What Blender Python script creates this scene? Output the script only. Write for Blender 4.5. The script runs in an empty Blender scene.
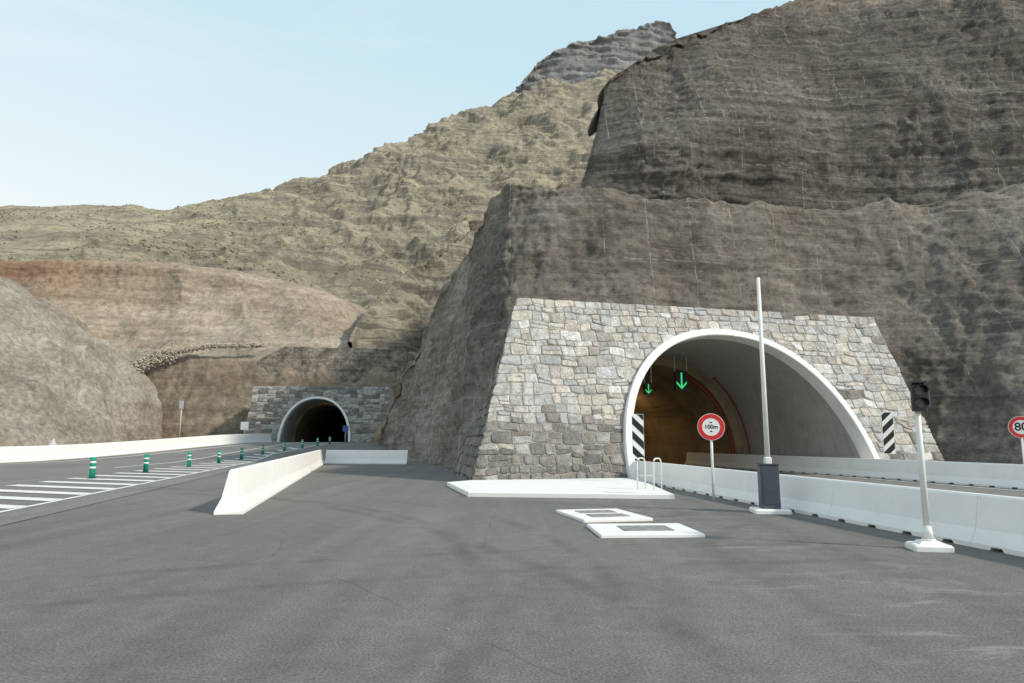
import bpy, math, random
import numpy as np
from mathutils import Vector, Matrix, noise
random.seed(7)
S = bpy.context.scene
COL = S.collection
R = math.radians
# ------------------------------------------------------------------ camera
F = 683.0; H0 = 1.6; PIT = math.atan(98.5/683)
cp, sp = math.cos(PIT), math.sin(PIT)
cam = bpy.data.cameras.new('camera'); co = bpy.data.objects.new('camera', cam); COL.objects.link(co)
co.location = (0,0,H0); co.rotation_euler = (math.pi/2+PIT,0,0)
cam.sensor_width = 36; cam.lens = 36*F/1024; cam.clip_end = 5000; cam.clip_start = .05
S.camera = co
def P(u,v,d):
    a=(u-512)/F; b=(341.5-v)/F
    s=d/(cp-b*sp)
    return (a*s, d, H0+s*(sp+b*cp))
def ss(t):
    t=max(0,min(1,t)); return t*t*(3-2*t)
def g(x,y): return 1.3*ss((y-48)/42)*ss((-9-x)/8)
# ------------------------------------------------------------------ node helpers
def newmat(name):
    m=bpy.data.materials.new(name); m.use_nodes=True
    nt=m.node_tree; b=nt.nodes['Principled BSDF']; return m,nt,b
def N(nt,t,**k):
    n=nt.nodes.new(t)
    for a,v in k.items(): setattr(n,a,v)
    return n
def L(nt,a,b): nt.links.new(a,b)
def noise_node(nt,vec,scale,detail=6,rough=.55,dist=0):
    n=N(nt,'ShaderNodeTexNoise'); n.inputs['Scale'].default_value=scale; n.inputs['Detail'].default_value=detail
    n.inputs['Roughness'].default_value=rough; n.inputs['Distortion'].default_value=dist
    if vec is not None: L(nt,vec,n.inputs['Vector'])
    return n.outputs['Fac']
def mapping(nt,vec,sc,rot=(0,0,0),loc=(0,0,0)):
    n=N(nt,'ShaderNodeMapping'); n.inputs['Scale'].default_value=sc; n.inputs['Rotation'].default_value=rot; n.inputs['Location'].default_value=loc; L(nt,vec,n.inputs['Vector']); return n.outputs[0]
def ramp(nt,fac,stops):
    n=N(nt,'ShaderNodeValToRGB'); e=n.color_ramp.elements
    while len(e)<len(stops): e.new(.5)
    for i,(p,c) in enumerate(stops):
        e[i].position=p
        if isinstance(c,(int,float)): c=(c,c,c)
        e[i].color=(c[0],c[1],c[2],1)
    L(nt,fac,n.inputs[0]); return n.outputs[0]
def mix(nt,f,a,b,mode='MIX'):
    n=N(nt,'ShaderNodeMix',data_type='RGBA',blend_type=mode)
    if isinstance(f,(int,float)): n.inputs[0].default_value=f
    else: L(nt,f,n.inputs[0])
    for s,i in ((a,6),(b,7)):
        if isinstance(s,tuple): n.inputs[i].default_value=(s[0],s[1],s[2],1)
        else: L(nt,s,n.inputs[i])
    return n.outputs[2]
def mathn(nt,op,a,b=0.,clamp=False):
    n=N(nt,'ShaderNodeMath',operation=op); n.use_clamp=clamp
    for i,s in enumerate((a,b)):
        if isinstance(s,(int,float)): n.inputs[i].default_value=s
        else: L(nt,s,n.inputs[i])
    return n.outputs[0]
def bump(nt,b,h,strength=.4,dist=.05):
    n=N(nt,'ShaderNodeBump'); n.inputs['Strength'].default_value=strength; n.inputs['Distance'].default_value=dist
    L(nt,h,n.inputs['Height']); L(nt,n.outputs[0],b.inputs['Normal'])
def simple(name,c,rough=.6,var=.12,sc=3.,metal=0,bmp=.1,dirt=None,dirtk=(.5,.75,.75)):
    m,nt,b=newmat(name)
    tc=N(nt,'ShaderNodeTexCoord').outputs['Object']
    f=noise_node(nt,tc,sc,6,.6)
    lo=tuple(x*(1-var) for x in c); hi=tuple(min(1,x*(1+var)) for x in c)
    col=ramp(nt,f,[(.3,lo),(.7,hi)])
    if dirt:
        f2=noise_node(nt,mapping(nt,tc,(3,3,.5)),1.6,8,.7)
        col=mix(nt,ramp(nt,f2,[(dirtk[0],0.),(dirtk[1],dirtk[2])]),col,dirt)
    L(nt,col,b.inputs['Base Color']); b.inputs['Roughness'].default_value=rough; b.inputs['Metallic'].default_value=metal
    bump(nt,b,noise_node(nt,tc,sc*12,3),bmp,.01)
    return m
def rock(name,cols,sc=.15,strat=.5,stratw=.5,veg=None,vegz=(.55,.8),streak=None,bd=.4,bs=.5,spots=(),fine=2.,haze=None,stretch=.08,vor=.8,bands=(),fr=(.55,1.4),zones=(),net=0,dstreak=None):
    m,nt,b=newmat(name)
    tc=N(nt,'ShaderNodeTexCoord').outputs['Object']
    a=noise_node(nt,tc,sc,6,.6)
    s=noise_node(nt,mapping(nt,tc,(stretch,stretch,1.),(R(2),R(-3),0)),strat,8,.72,.15)
    f=mix(nt,stratw,a,s)
    n=len(cols); col=ramp(nt,f,[(.39+.22*i/(n-1),c) for i,c in enumerate(cols)])
    fn=noise_node(nt,tc,fine,7,.8)
    col=mix(nt,.95,col,ramp(nt,fn,[(.36,fr[0]),(.5,.97),(.64,fr[1])]),'MULTIPLY')
    sp_=N(nt,'ShaderNodeSeparateXYZ'); L(nt,tc,sp_.inputs[0])
    wob=mathn(nt,'MULTIPLY',mathn(nt,'SUBTRACT',a,.5),1.2)
    if veg:
        geo=N(nt,'ShaderNodeNewGeometry'); sx=N(nt,'ShaderNodeSeparateXYZ'); L(nt,geo.outputs['Normal'],sx.inputs[0])
        z=mathn(nt,'ADD',sx.outputs[2],mathn(nt,'MULTIPLY',mathn(nt,'SUBTRACT',noise_node(nt,tc,fine*.5,5,.7),.5),.7))
        vc=ramp(nt,noise_node(nt,tc,sc*1.7,8,.75),[(.38,tuple(x*.66 for x in veg)),(.52,veg),(.68,tuple(x*1.18 for x in veg))])
        col=mix(nt,ramp(nt,z,[(vegz[0],0.),(vegz[1],1.)]),col,vc)
    for (c_,s_,k_,th) in spots:
        col=mix(nt,ramp(nt,noise_node(nt,tc,s_,4,.6),[(th,0.),(th+.05,k_)]),col,c_)
    for (c_,s_,k_,th) in bands:
        bn=noise_node(nt,mapping(nt,tc,(.06,.06,1.),(R(3),R(4),0),loc=(s_*9,0,0)),s_,8,.78,.1)
        col=mix(nt,ramp(nt,bn,[(th,0.),(th+.04,k_)]),col,c_)
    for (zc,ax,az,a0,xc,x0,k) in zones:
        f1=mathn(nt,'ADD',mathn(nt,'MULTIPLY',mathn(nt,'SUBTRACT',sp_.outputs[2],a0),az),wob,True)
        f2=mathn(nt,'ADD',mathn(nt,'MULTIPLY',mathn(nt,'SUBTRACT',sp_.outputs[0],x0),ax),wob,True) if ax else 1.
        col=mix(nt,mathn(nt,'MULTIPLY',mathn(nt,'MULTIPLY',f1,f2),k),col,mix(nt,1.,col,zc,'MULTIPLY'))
    if streak:
        st=noise_node(nt,mapping(nt,tc,(1.,1.,.02)),streak[1],4,.6)
        msk=noise_node(nt,tc,.13,4)
        sf=mathn(nt,'MULTIPLY',ramp(nt,st,[(.6,0.),(.68,streak[2])]),ramp(nt,msk,[(.44,0.),(.6,1.)]))
        col=mix(nt,sf,col,streak[0])
    if dstreak:
        st=noise_node(nt,mapping(nt,tc,(1.,1.,.05),loc=(7,3,0)),dstreak[1],6,.7)
        col=mix(nt,ramp(nt,st,[(.52,0.),(.62,dstreak[2])]),col,dstreak[0])
    if net:
        msk=ramp(nt,noise_node(nt,mapping(nt,tc,(1,1,1),loc=(11,0,5)),.16,4),[(.42,0.),(.55,net)])
        brk=ramp(nt,noise_node(nt,tc,2.2,3),[(.4,0.),(.55,1.)])
        for axis,per,w_ in ((0,2.9,.022),(2,4.3,.013)):
            v_=mathn(nt,'FRACT',mathn(nt,'ADD',mathn(nt,'MULTIPLY',sp_.outputs[axis],1/per),mathn(nt,'MULTIPLY',a,.12)))
            ln=mathn(nt,'LESS_THAN',v_,w_)
            col=mix(nt,mathn(nt,'MULTIPLY',mathn(nt,'MULTIPLY',ln,msk),brk),col,(.46,.44,.41))
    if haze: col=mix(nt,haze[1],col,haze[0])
    L(nt,col,b.inputs['Base Color']); b.inputs['Roughness'].default_value=.95
    b.inputs['Specular IOR Level'].default_value=.1
    hh=mathn(nt,'ADD',mathn(nt,'MULTIPLY',fn,.8),mathn(nt,'MULTIPLY',s,1.0))
    if vor:
        vo=N(nt,'ShaderNodeTexVoronoi',feature='F1'); vo.inputs['Scale'].default_value=vor
        L(nt,mapping(nt,tc,(.6,.6,1.4)),vo.inputs['Vector'])
        hh=mathn(nt,'ADD',hh,mathn(nt,'MULTIPLY',vo.outputs['Distance'],.18))
    bump(nt,b,hh,bs,bd)
    return m
# ------------------------------------------------------------------ object helpers
def prop(o,label=None,cat=None,group=None,kind=None):
    if label: o['label']=label
    if cat: o['category']=cat
    if group: o['group']=group
    if kind: o['kind']=kind
    return o
def empty(name,loc,rz=0,**k):
    o=bpy.data.objects.new(name,None); COL.objects.link(o); o.location=loc; o.rotation_euler=(0,0,rz); prop(o,**k); return o
class MB:
    def __init__(s): s.v=[]; s.f=[]
    def add(s,vs,fs):
        n=len(s.v); s.v+= [tuple(x) for x in vs]; s.f+=[[i+n for i in f] for f in fs]; return s
    def box(s,c,d,M=None,taper=1.,bev=0.):
        x,y,z=d[0]/2,d[1]/2,d[2]/2
        if bev>0:
            ring=lambda ax,ay:[(-ax+bev,-ay),(ax-bev,-ay),(ax,-ay+bev),(ax,ay-bev),(ax-bev,ay),(-ax+bev,ay),(-ax,ay-bev),(-ax,-ay+bev)]
            vs=[]
            for zz,k in ((-z,0),(z-bev,0),(z,bev)):
                t=taper if zz>-z else 1
                for px,py in ring(x*t-k,y*t-k): vs.append(Vector((px,py,zz)))
            fs=[list(range(8))[::-1],list(range(16,24))]
            for r in range(2):
                for i in range(8): fs.append([r*8+i,r*8+(i+1)%8,(r+1)*8+(i+1)%8,(r+1)*8+i])
        else:
            vs=[Vector((a*x*(taper if cz>0 else 1),b_*y*(taper if cz>0 else 1),cz*z)) for cz in (-1,1) for a,b_ in ((-1,-1),(1,-1),(1,1),(-1,1))]
            fs=[[3,2,1,0],[4,5,6,7],[0,1,5,4],[1,2,6,5],[2,3,7,6],[3,0,4,7]]
        if M: vs=[M@v for v in vs]
        c=Vector(c); return s.add([v+c for v in vs],fs)
    def tube(s,pts,r,n=12,r2=None):
        pts=[Vector(p) for p in pts]; vs=[]; fs=[]
        for i,p in enumerate(pts):
            d=(pts[min(i+1,len(pts)-1)]-pts[max(i-1,0)]).normalized()
            up=Vector((0,0,1)) if abs(d.z)<.9 else Vector((0,1,0))
            a=d.cross(up).normalized(); b=a.cross(d).normalized()
            rr=r if r2 is None else r+(r2-r)*i/(len(pts)-1)
            for k in range(n):
                t=2*math.pi*k/n; vs.append(p+a*rr*math.cos(t)+b*rr*math.sin(t))
        for i in range(len(pts)-1):
            for k in range(n): fs.append([i*n+k,i*n+(k+1)%n,(i+1)*n+(k+1)%n,(i+1)*n+k])
        fs.append(list(range(n))[::-1]); fs.append([(len(pts)-1)*n+k for k in range(n)])
        return s.add(vs,fs)
    def disc(s,c,r,y,n=40,r0=0.,th=.004):   # disc/ring facing -Y at local y
        vs=[];fs=[]
        for k in range(n):
            t=2*math.pi*k/n; cx,cz=math.cos(t),math.sin(t)
            vs+= [(c[0]+r0*cx,y,c[1]+r0*cz),(c[0]+r*cx,y,c[1]+r*cz),(c[0]+r*cx,y+th,c[1]+r*cz)]
        for k in range(n):
            a=3*k;b=3*((k+1)%n); fs+=[[a,a+1,b+1,b],[a+1,a+2,b+2,b+1]]
        return s.add(vs,fs)
    def build(s,name,m,parent=None,smooth=False,**k):
        me=bpy.data.meshes.new(name); me.from_pydata(s.v,[],s.f); me.update()
        if m: me.materials.append(m)
        if smooth:
            for p in me.polygons: p.use_smooth=len(p.vertices)<5
        o=bpy.data.objects.new(name,me); COL.objects.link(o)
        if parent: o.parent=parent
        prop(o,**k); return o
def text_mesh(name,txt,size,m,parent,loc):
    c=bpy.data.curves.new(name,'FONT'); c.body=txt; c.size=size; c.align_x='CENTER'; c.align_y='CENTER'; c.extrude=.001; c.offset=size*.02
    t=bpy.data.objects.new('t',c); COL.objects.link(t); bpy.context.view_layer.update()
    me=bpy.data.meshes.new_from_object(t.evaluated_get(bpy.context.evaluated_depsgraph_get()))
    bpy.data.objects.remove(t)
    o=bpy.data.objects.new(name,me); COL.objects.link(o); me.materials.clear(); me.materials.append(m); o.parent=parent
    o.location=loc; o.rotation_euler=(math.pi/2,0,0); return o
def copy_tree(o,parent=None):
    c=o.copy(); COL.objects.link(c); c.parent=parent
    for ch in list(o.children): copy_tree(ch,c)
    return c
# ------------------------------------------------------------------ terrain patches
def catmull(A,n,axis):
    A=np.moveaxis(A,axis,0); k=A.shape[0]; out=[]
    for i in range(k-1):
        p1,p2=A[i],A[i+1]; p0=A[i-1] if i>0 else 2*p1-p2; p3=A[i+2] if i+2<k else 2*p2-p1
        nn=n[i] if isinstance(n,(list,tuple)) else n
        for j in range(nn):
            t=j/nn
            m1=(p2-p0)*.3; m2=(p3-p1)*.3
            h00=2*t**3-3*t*t+1;h10=t**3-2*t*t+t;h01=-2*t**3+3*t*t;h11=t**3-t*t
            out.append(h00*p1+h10*m1+h01*p2+h11*m2)
    out.append(A[-1]); return np.moveaxis(np.array(out),0,axis)
def patch(name,ctrl,nu,nv,mat,amp,scale,led=0,per=3,zst=1.,cut=None,rough=1.,seed=0,fine=0.,blk=0.,bsc=1.5,rid=.3,ampfn=None,gul=0.,gsc=20.,**k):
    A=np.array([[P(*c) for c in row] for row in ctrl],float)
    G=catmull(catmull(A,nv,0),nu,1)
    du=np.gradient(G,axis=1); dv=np.gradient(G,axis=0)
    nr=np.cross(du,dv); nr/= (np.linalg.norm(nr,axis=2,keepdims=True)+1e-9)
    h,w=G.shape[:2]; V=[]
    so=Vector((seed*13.7,seed*7.1,seed*3.3))
    def saw(z):
        f=z-math.floor(z); return (f/.75 if f<.75 else 1-(f-.75)/.25)-.5
    for i in range(h):
        for j in range(w):
            p=G[i,j]; pv=Vector((p[0],p[1],p[2])); q=Vector((p[0],p[1],p[2]*zst))/scale+so
            d=amp*noise.fractal(q,.9*rough,2.1,7)
            if rid: d-=amp*rid*(1-2*abs(noise.noise(q*2.3)))
            if gul:
                gq=Vector((p[0]/gsc,p[1]/gsc,p[2]/(gsc*5)))+so
                d-=gul*(abs(noise.noise(gq))*2+.5*abs(noise.noise(gq*2.7))+.25*abs(noise.noise(gq*6.1))-.5)
            if fine: d+=fine*noise.fractal(pv*1.3+so,.6,2.,4)
            if blk:
                dd=noise.voronoi(Vector((p[0],p[1],p[2]*1.7))/bsc+so)[0]; d+=blk*(min(dd[1]-dd[0],.5)-.25)
            if led:
                wz=noise.noise(pv/(per*12)+so)
                z=p[2]/per+1.0*wz+.10*noise.noise(pv/(per*1.2))
                m_=max(0,.7+1.2*noise.noise(q*1.9+Vector((5,5,5))))
                d-=led*(saw(z)*m_+.4*saw(z*2.7+.3)*max(0,.5+1.5*noise.noise(q*2.9)))
            if ampfn: d*=ampfn(p)
            n=nr[i,j]; V.append((p[0]+n[0]*d,p[1]+n[1]*d,p[2]+n[2]*d))
    Fs=[]
    for i in range(h-1):
        for j in range(w-1):
            a=i*w+j
            if cut:
                if cut(V[a]): continue
            Fs.append([a,a+1,a+w+1,a+w])
    mb=MB(); mb.v=V; mb.f=Fs
    return mb.build(name,mat,None,smooth=True,kind='structure',**k)
# ------------------------------------------------------------------ portals (geometry frames)
class Portal:
    def __init__(s,A,e,H,b,z0,tc,a,h,tl,tr):
        s.A=Vector((A[0],A[1],0)); s.e=Vector((e[0],e[1],0)).normalized(); s.n=Vector((-s.e.y,s.e.x,0))
        s.H=H; s.b=b; s.z0=z0; s.tc=tc; s.a=a; s.h=h; s.tl=tl; s.tr=tr
        s.out=Vector((-s.n.x*H,-s.n.y*H,b)).normalized()
    def pt(s,t,z,off=0.,back=0.):
        return s.A+s.e*t+s.n*(s.b*z/s.H+back)+Vector((0,0,z+s.z0))+s.out*off
    def world2(s,p):
        r=Vector((p[0],p[1],0))-s.A; return r.dot(s.e), r.dot(s.n), p[2]-s.z0
    def cut(s,p,m=.7):
        t,n,z=s.world2(p)
        if n<0 or z>s.h+m: return False
        if abs(t-s.tc)>s.a+m: return False
        return True
PR=Portal((-1.6,26.0),(.966,.259),7.9,3.4,0.,12.57,5.80,6.38,lambda z:2.8*z/7.9,lambda z:22.5-.5*z/7.9)
PL=Portal((-35.3,90.5),(1,.06),7.5,1.5,1.3,9.2,4.45,5.75,lambda z:.08*z,lambda z:19.3-.1*z)
cut_all=lambda p: PR.cut(p) or PL.cut(p)
def arch(pr,k,extra=0.):
    th=math.pi*k; c=math.cos(th); s_=math.sin(th)
    c=math.copysign(abs(c)**.93,c)
    return pr.tc-(pr.a+extra)*c, (pr.h+extra)*(s_**.93)
# ------------------------------------------------------------------ materials
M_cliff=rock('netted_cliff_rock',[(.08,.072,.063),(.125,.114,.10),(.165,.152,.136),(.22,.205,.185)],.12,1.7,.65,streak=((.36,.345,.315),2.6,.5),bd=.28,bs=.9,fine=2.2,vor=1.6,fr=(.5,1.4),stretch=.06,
   zones=(((.60,.60,.61),0,-.30,24.,0,0,.85),((1.7,1.6,1.45),0,.5,47.5,0,0,.9)),net=.6,dstreak=((.085,.077,.068),.8,.45),bands=(((.085,.076,.067),.9,.55,.55),((.24,.222,.195),1.3,.4,.58)))  # first zone paints recess shade at the tier's foot; second is the pale cap
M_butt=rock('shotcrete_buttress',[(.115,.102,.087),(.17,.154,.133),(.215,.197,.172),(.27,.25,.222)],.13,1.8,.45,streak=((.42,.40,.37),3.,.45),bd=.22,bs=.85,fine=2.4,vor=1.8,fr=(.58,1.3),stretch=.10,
   zones=(((1.35,1.32,1.27),0,.45,16.,0,0,.8),((1.4,1.37,1.33),-.35,10,-2,0,-2.0,.85)),net=.55,dstreak=((.115,.103,.088),.8,.4))  # zones paint the lit ledge edge and the lit left face as lighter colour
M_mount=rock('mountain_slope',[(.20,.172,.13),(.30,.262,.205),(.38,.335,.265),(.46,.41,.33)],.03,.34,.65,veg=(.51,.44,.30),vegz=(.25,.7),bd=2.4,bs=.95,
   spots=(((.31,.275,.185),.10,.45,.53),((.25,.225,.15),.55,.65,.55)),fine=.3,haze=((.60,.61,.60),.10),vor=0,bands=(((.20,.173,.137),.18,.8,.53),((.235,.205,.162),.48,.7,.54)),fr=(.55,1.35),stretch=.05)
M_spur=rock('spur_rock',[(.14,.125,.102),(.22,.198,.163),(.295,.265,.22),(.37,.335,.28)],.05,.45,.65,veg=(.44,.385,.275),vegz=(.4,.85),bd=1.3,bs=.95,spots=(((.18,.165,.115),.9,.5,.56),),fine=.6,vor=0,bands=(((.15,.132,.105),.45,.75,.52),),fr=(.5,1.4))
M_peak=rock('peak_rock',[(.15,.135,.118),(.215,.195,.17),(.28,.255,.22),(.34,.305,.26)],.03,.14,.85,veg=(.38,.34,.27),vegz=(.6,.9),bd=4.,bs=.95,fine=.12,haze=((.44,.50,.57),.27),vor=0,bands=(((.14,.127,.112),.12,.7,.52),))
M_cut=rock('earth_cut_soil',[(.25,.20,.152),(.32,.265,.205),(.385,.328,.26),(.45,.39,.315)],.06,.6,.5,bd=.4,bs=.8,fine=.9,stretch=.07,vor=0,fr=(.6,1.3),
   zones=(((.90,.68,.55),-.035,.10,20,0,-58,.85),((.58,.55,.52),0,-.22,15,0,0,.85)),bands=(((.25,.2,.155),.5,.4,.56),))
M_mound=rock('grey_earth_mound',[(.21,.183,.15),(.27,.24,.20),(.325,.294,.25),(.385,.352,.305)],.1,.6,.35,streak=((.46,.43,.38),2.,.4),bd=.25,bs=.8,fine=1.6,vor=1.2,fr=(.6,1.3),dstreak=((.18,.158,.13),.8,.45))
M_soil=rock('soil',[(.2,.17,.13),(.27,.23,.18),(.33,.285,.225)],.1,.4,.2,bd=.1,bs=.4,fine=2.,vor=0)
def asphalt(name,base,patchy=True):
    m,nt,b=newmat(name); tc=N(nt,'ShaderNodeTexCoord').outputs['Object']
    big=noise_node(nt,tc,.13,5,.5,.3)
    st=noise_node(nt,mapping(nt,tc,(1,.05,1),(0,0,R(-14))),1.6,4,.55,.1)
    sm=noise_node(nt,tc,42,5,.8); md=noise_node(nt,tc,3.2,7,.75)
    f=mix(nt,.45,big,st)
    col=ramp(nt,f,[(.38,tuple(x*.84 for x in base)),(.5,base),(.62,tuple(x*1.15 for x in base))])
    col=mix(nt,.6,col,ramp(nt,md,[(.35,.80),(.65,1.2)]),'MULTIPLY')
    col=mix(nt,.9,col,ramp(nt,sm,[(.34,.42),(.5,.98),(.68,1.7)]),'MULTIPLY')
    if patchy:
        brk=ramp(nt,noise_node(nt,tc,.35,5,.7),[(.42,0.),(.58,1.)])
        for (cx,cy,rr,w_,k_) in ((-14,8,13.5,.22,.3),(-14,8,15.1,.22,.3),(22,2,21,.2,.28),(22,2,22.6,.2,.28),(-30,-4,33.,.22,.3),(6,-14,23.5,.2,.26),(6,-14,25.,.2,.26)):
            vl=N(nt,'ShaderNodeVectorMath',operation='LENGTH'); L(nt,mapping(nt,tc,(1,1,0),loc=(-cx,-cy,0)),vl.inputs[0])
            dd=mathn(nt,'ABSOLUTE',mathn(nt,'SUBTRACT',vl.outputs['Value'],rr))
            mm=mathn(nt,'MULTIPLY',ramp(nt,dd,[(w_*.3,k_*1.4),(w_,0.)]),brk)
            col=mix(nt,mm,col,tuple(x*.5 for x in base))
        sp_=N(nt,'ShaderNodeSeparateXYZ'); L(nt,tc,sp_.inputs[0])
        near=ramp(nt,mathn(nt,'MULTIPLY',mathn(nt,'ABSOLUTE',mathn(nt,'SUBTRACT',mathn(nt,'ADD',sp_.outputs[0],mathn(nt,'MULTIPLY',sp_.outputs[1],.12)),4.8)),.5),[(.0,1.),(1.,.08)])
        d=noise_node(nt,mapping(nt,tc,(.5,1.5,1),(0,0,R(25))),1.0,8,.8,.8)
        col=mix(nt,mathn(nt,'MULTIPLY',ramp(nt,d,[(.52,0.),(.64,.65)]),near),col,(.40,.385,.355))
        o=noise_node(nt,tc,1.3,3,.5); col=mix(nt,ramp(nt,o,[(.66,0.),(.74,.4)]),col,tuple(x*.6 for x in base))
        vo=N(nt,'ShaderNodeTexVoronoi',feature='DISTANCE_TO_EDGE'); vo.inputs['Scale'].default_value=.16
        wn=N(nt,'ShaderNodeTexNoise'); wn.inputs['Scale'].default_value=.9; wn.inputs['Detail'].default_value=6; L(nt,tc,wn.inputs['Vector'])
        L(nt,mix(nt,.25,tc,wn.outputs['Color'],'ADD'),vo.inputs['Vector'])
        col=mix(nt,mathn(nt,'MULTIPLY',ramp(nt,vo.outputs['Distance'],[(.0015,.45),(.003,0.)]),brk),col,tuple(x*.4 for x in base))
    L(nt,col,b.inputs['Base Color'])
    L(nt,ramp(nt,md,[(.3,.8),(.7,.95)]),b.inputs['Roughness']); b.inputs['Specular IOR Level'].default_value=.2
    bump(nt,b,mathn(nt,'ADD',sm,mathn(nt,'MULTIPLY',md,.6)),.7,.014)
    return m
M_asph=asphalt('forecourt_asphalt',(.178,.170,.159))
M_road=asphalt('road_asphalt',(.21,.202,.19))
M_white=simple('white_painted_concrete',(.84,.83,.80),.65,.04,1.5,dirt=(.60,.57,.52),bmp=.2,dirtk=(.58,.85,.6))
M_conc=simple('pale_concrete',(.78,.775,.75),.8,.08,.8,dirt=(.5,.48,.44),bmp=.3,dirtk=(.55,.8,.6))
M_line=simple('road_paint',(.8,.79,.76),.7,.1,4,dirt=(.45,.44,.41),bmp=.2,dirtk=(.5,.75,.8))
M_mort=simple('mortar',(.30,.285,.26),.95,.25,2,bmp=.5)
M_lin2=simple('dark_tunnel_lining',(.27,.205,.12),.85,.4,.5,bmp=.5)
M_lin1=simple('smooth_tunnel_lining',(.38,.37,.345),.75,.15,.4,dirt=(.23,.21,.18),bmp=.3)
M_dark=simple('dark_grey_metal',(.05,.06,.075),.45,.2,4)
M_cab=simple('cabinet_paint',(.055,.068,.09),.45,.15,3)
M_black=simple('black_plastic',(.012,.012,.013),.4,.1,4)
M_galv=simple('galvanised_steel',(.5,.5,.5),.5,.12,8,metal=.25)
M_wpole=simple('white_painted_steel',(.78,.78,.75),.45,.06,6)
M_red=simple('red_reflective',(.62,.02,.02),.4,.08,6)
M_swhite=simple('sign_white',(.82,.82,.80),.4,.04,6)
M_teal=simple('teal_green_plastic',(.0,.29,.20),.45,.1,6)
M_blue=simple('sign_blue',(.02,.08,.32),.4,.08,6)
M_pipe=simple('red_pipe_paint',(.26,.035,.02),.6,.25,3)
M_plate=simple('grey_cover_plate',(.26,.255,.245),.6,.35,9,bmp=.5)
M_lens=simple('dark_lens',(.10,.07,.06),.15,.1,4)
M_bush=simple('shrub_leaf',(.25,.225,.145),.9,.35,1.5)
M_tarp=simple('pale_rubble',(.46,.405,.335),.95,.3,1.0,bmp=.6)
M_grit=simple('asphalt_grit',(.26,.25,.235),.95,.3,9.0,bmp=.3)
def emis(name,c,s):
    m,nt,b=newmat(name); b.inputs['Base Color'].default_value=(*c,1); b.inputs['Emission Color'].default_value=(*c,1); b.inputs['Emission Strength'].default_value=s; return m
M_green=emis('green_signal_light',(.05,.75,.22),.8); M_lamp=emis('warm_lamp_light',(1,.66,.28),110)
def stone_mat():
    m,nt,b=newmat('rubble_stone'); at=N(nt,'ShaderNodeAttribute'); at.attribute_name='Col'
    tc=N(nt,'ShaderNodeTexCoord').outputs['Object']
    n1=noise_node(nt,tc,3.5,7,.75); n2=noise_node(nt,tc,14,5,.7)
    col=mix(nt,.9,at.outputs['Color'],ramp(nt,n1,[(.32,.58),(.5,1.),(.68,1.42)]),'MULTIPLY')
    col=mix(nt,.6,col,ramp(nt,n2,[(.3,.65),(.7,1.35)]),'MULTIPLY')
    L(nt,col,b.inputs['Base Color']); b.inputs['Roughness'].default_value=.9
    bump(nt,b,mathn(nt,'ADD',n1,n2),.8,.05); return m
M_stone=stone_mat()
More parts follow.
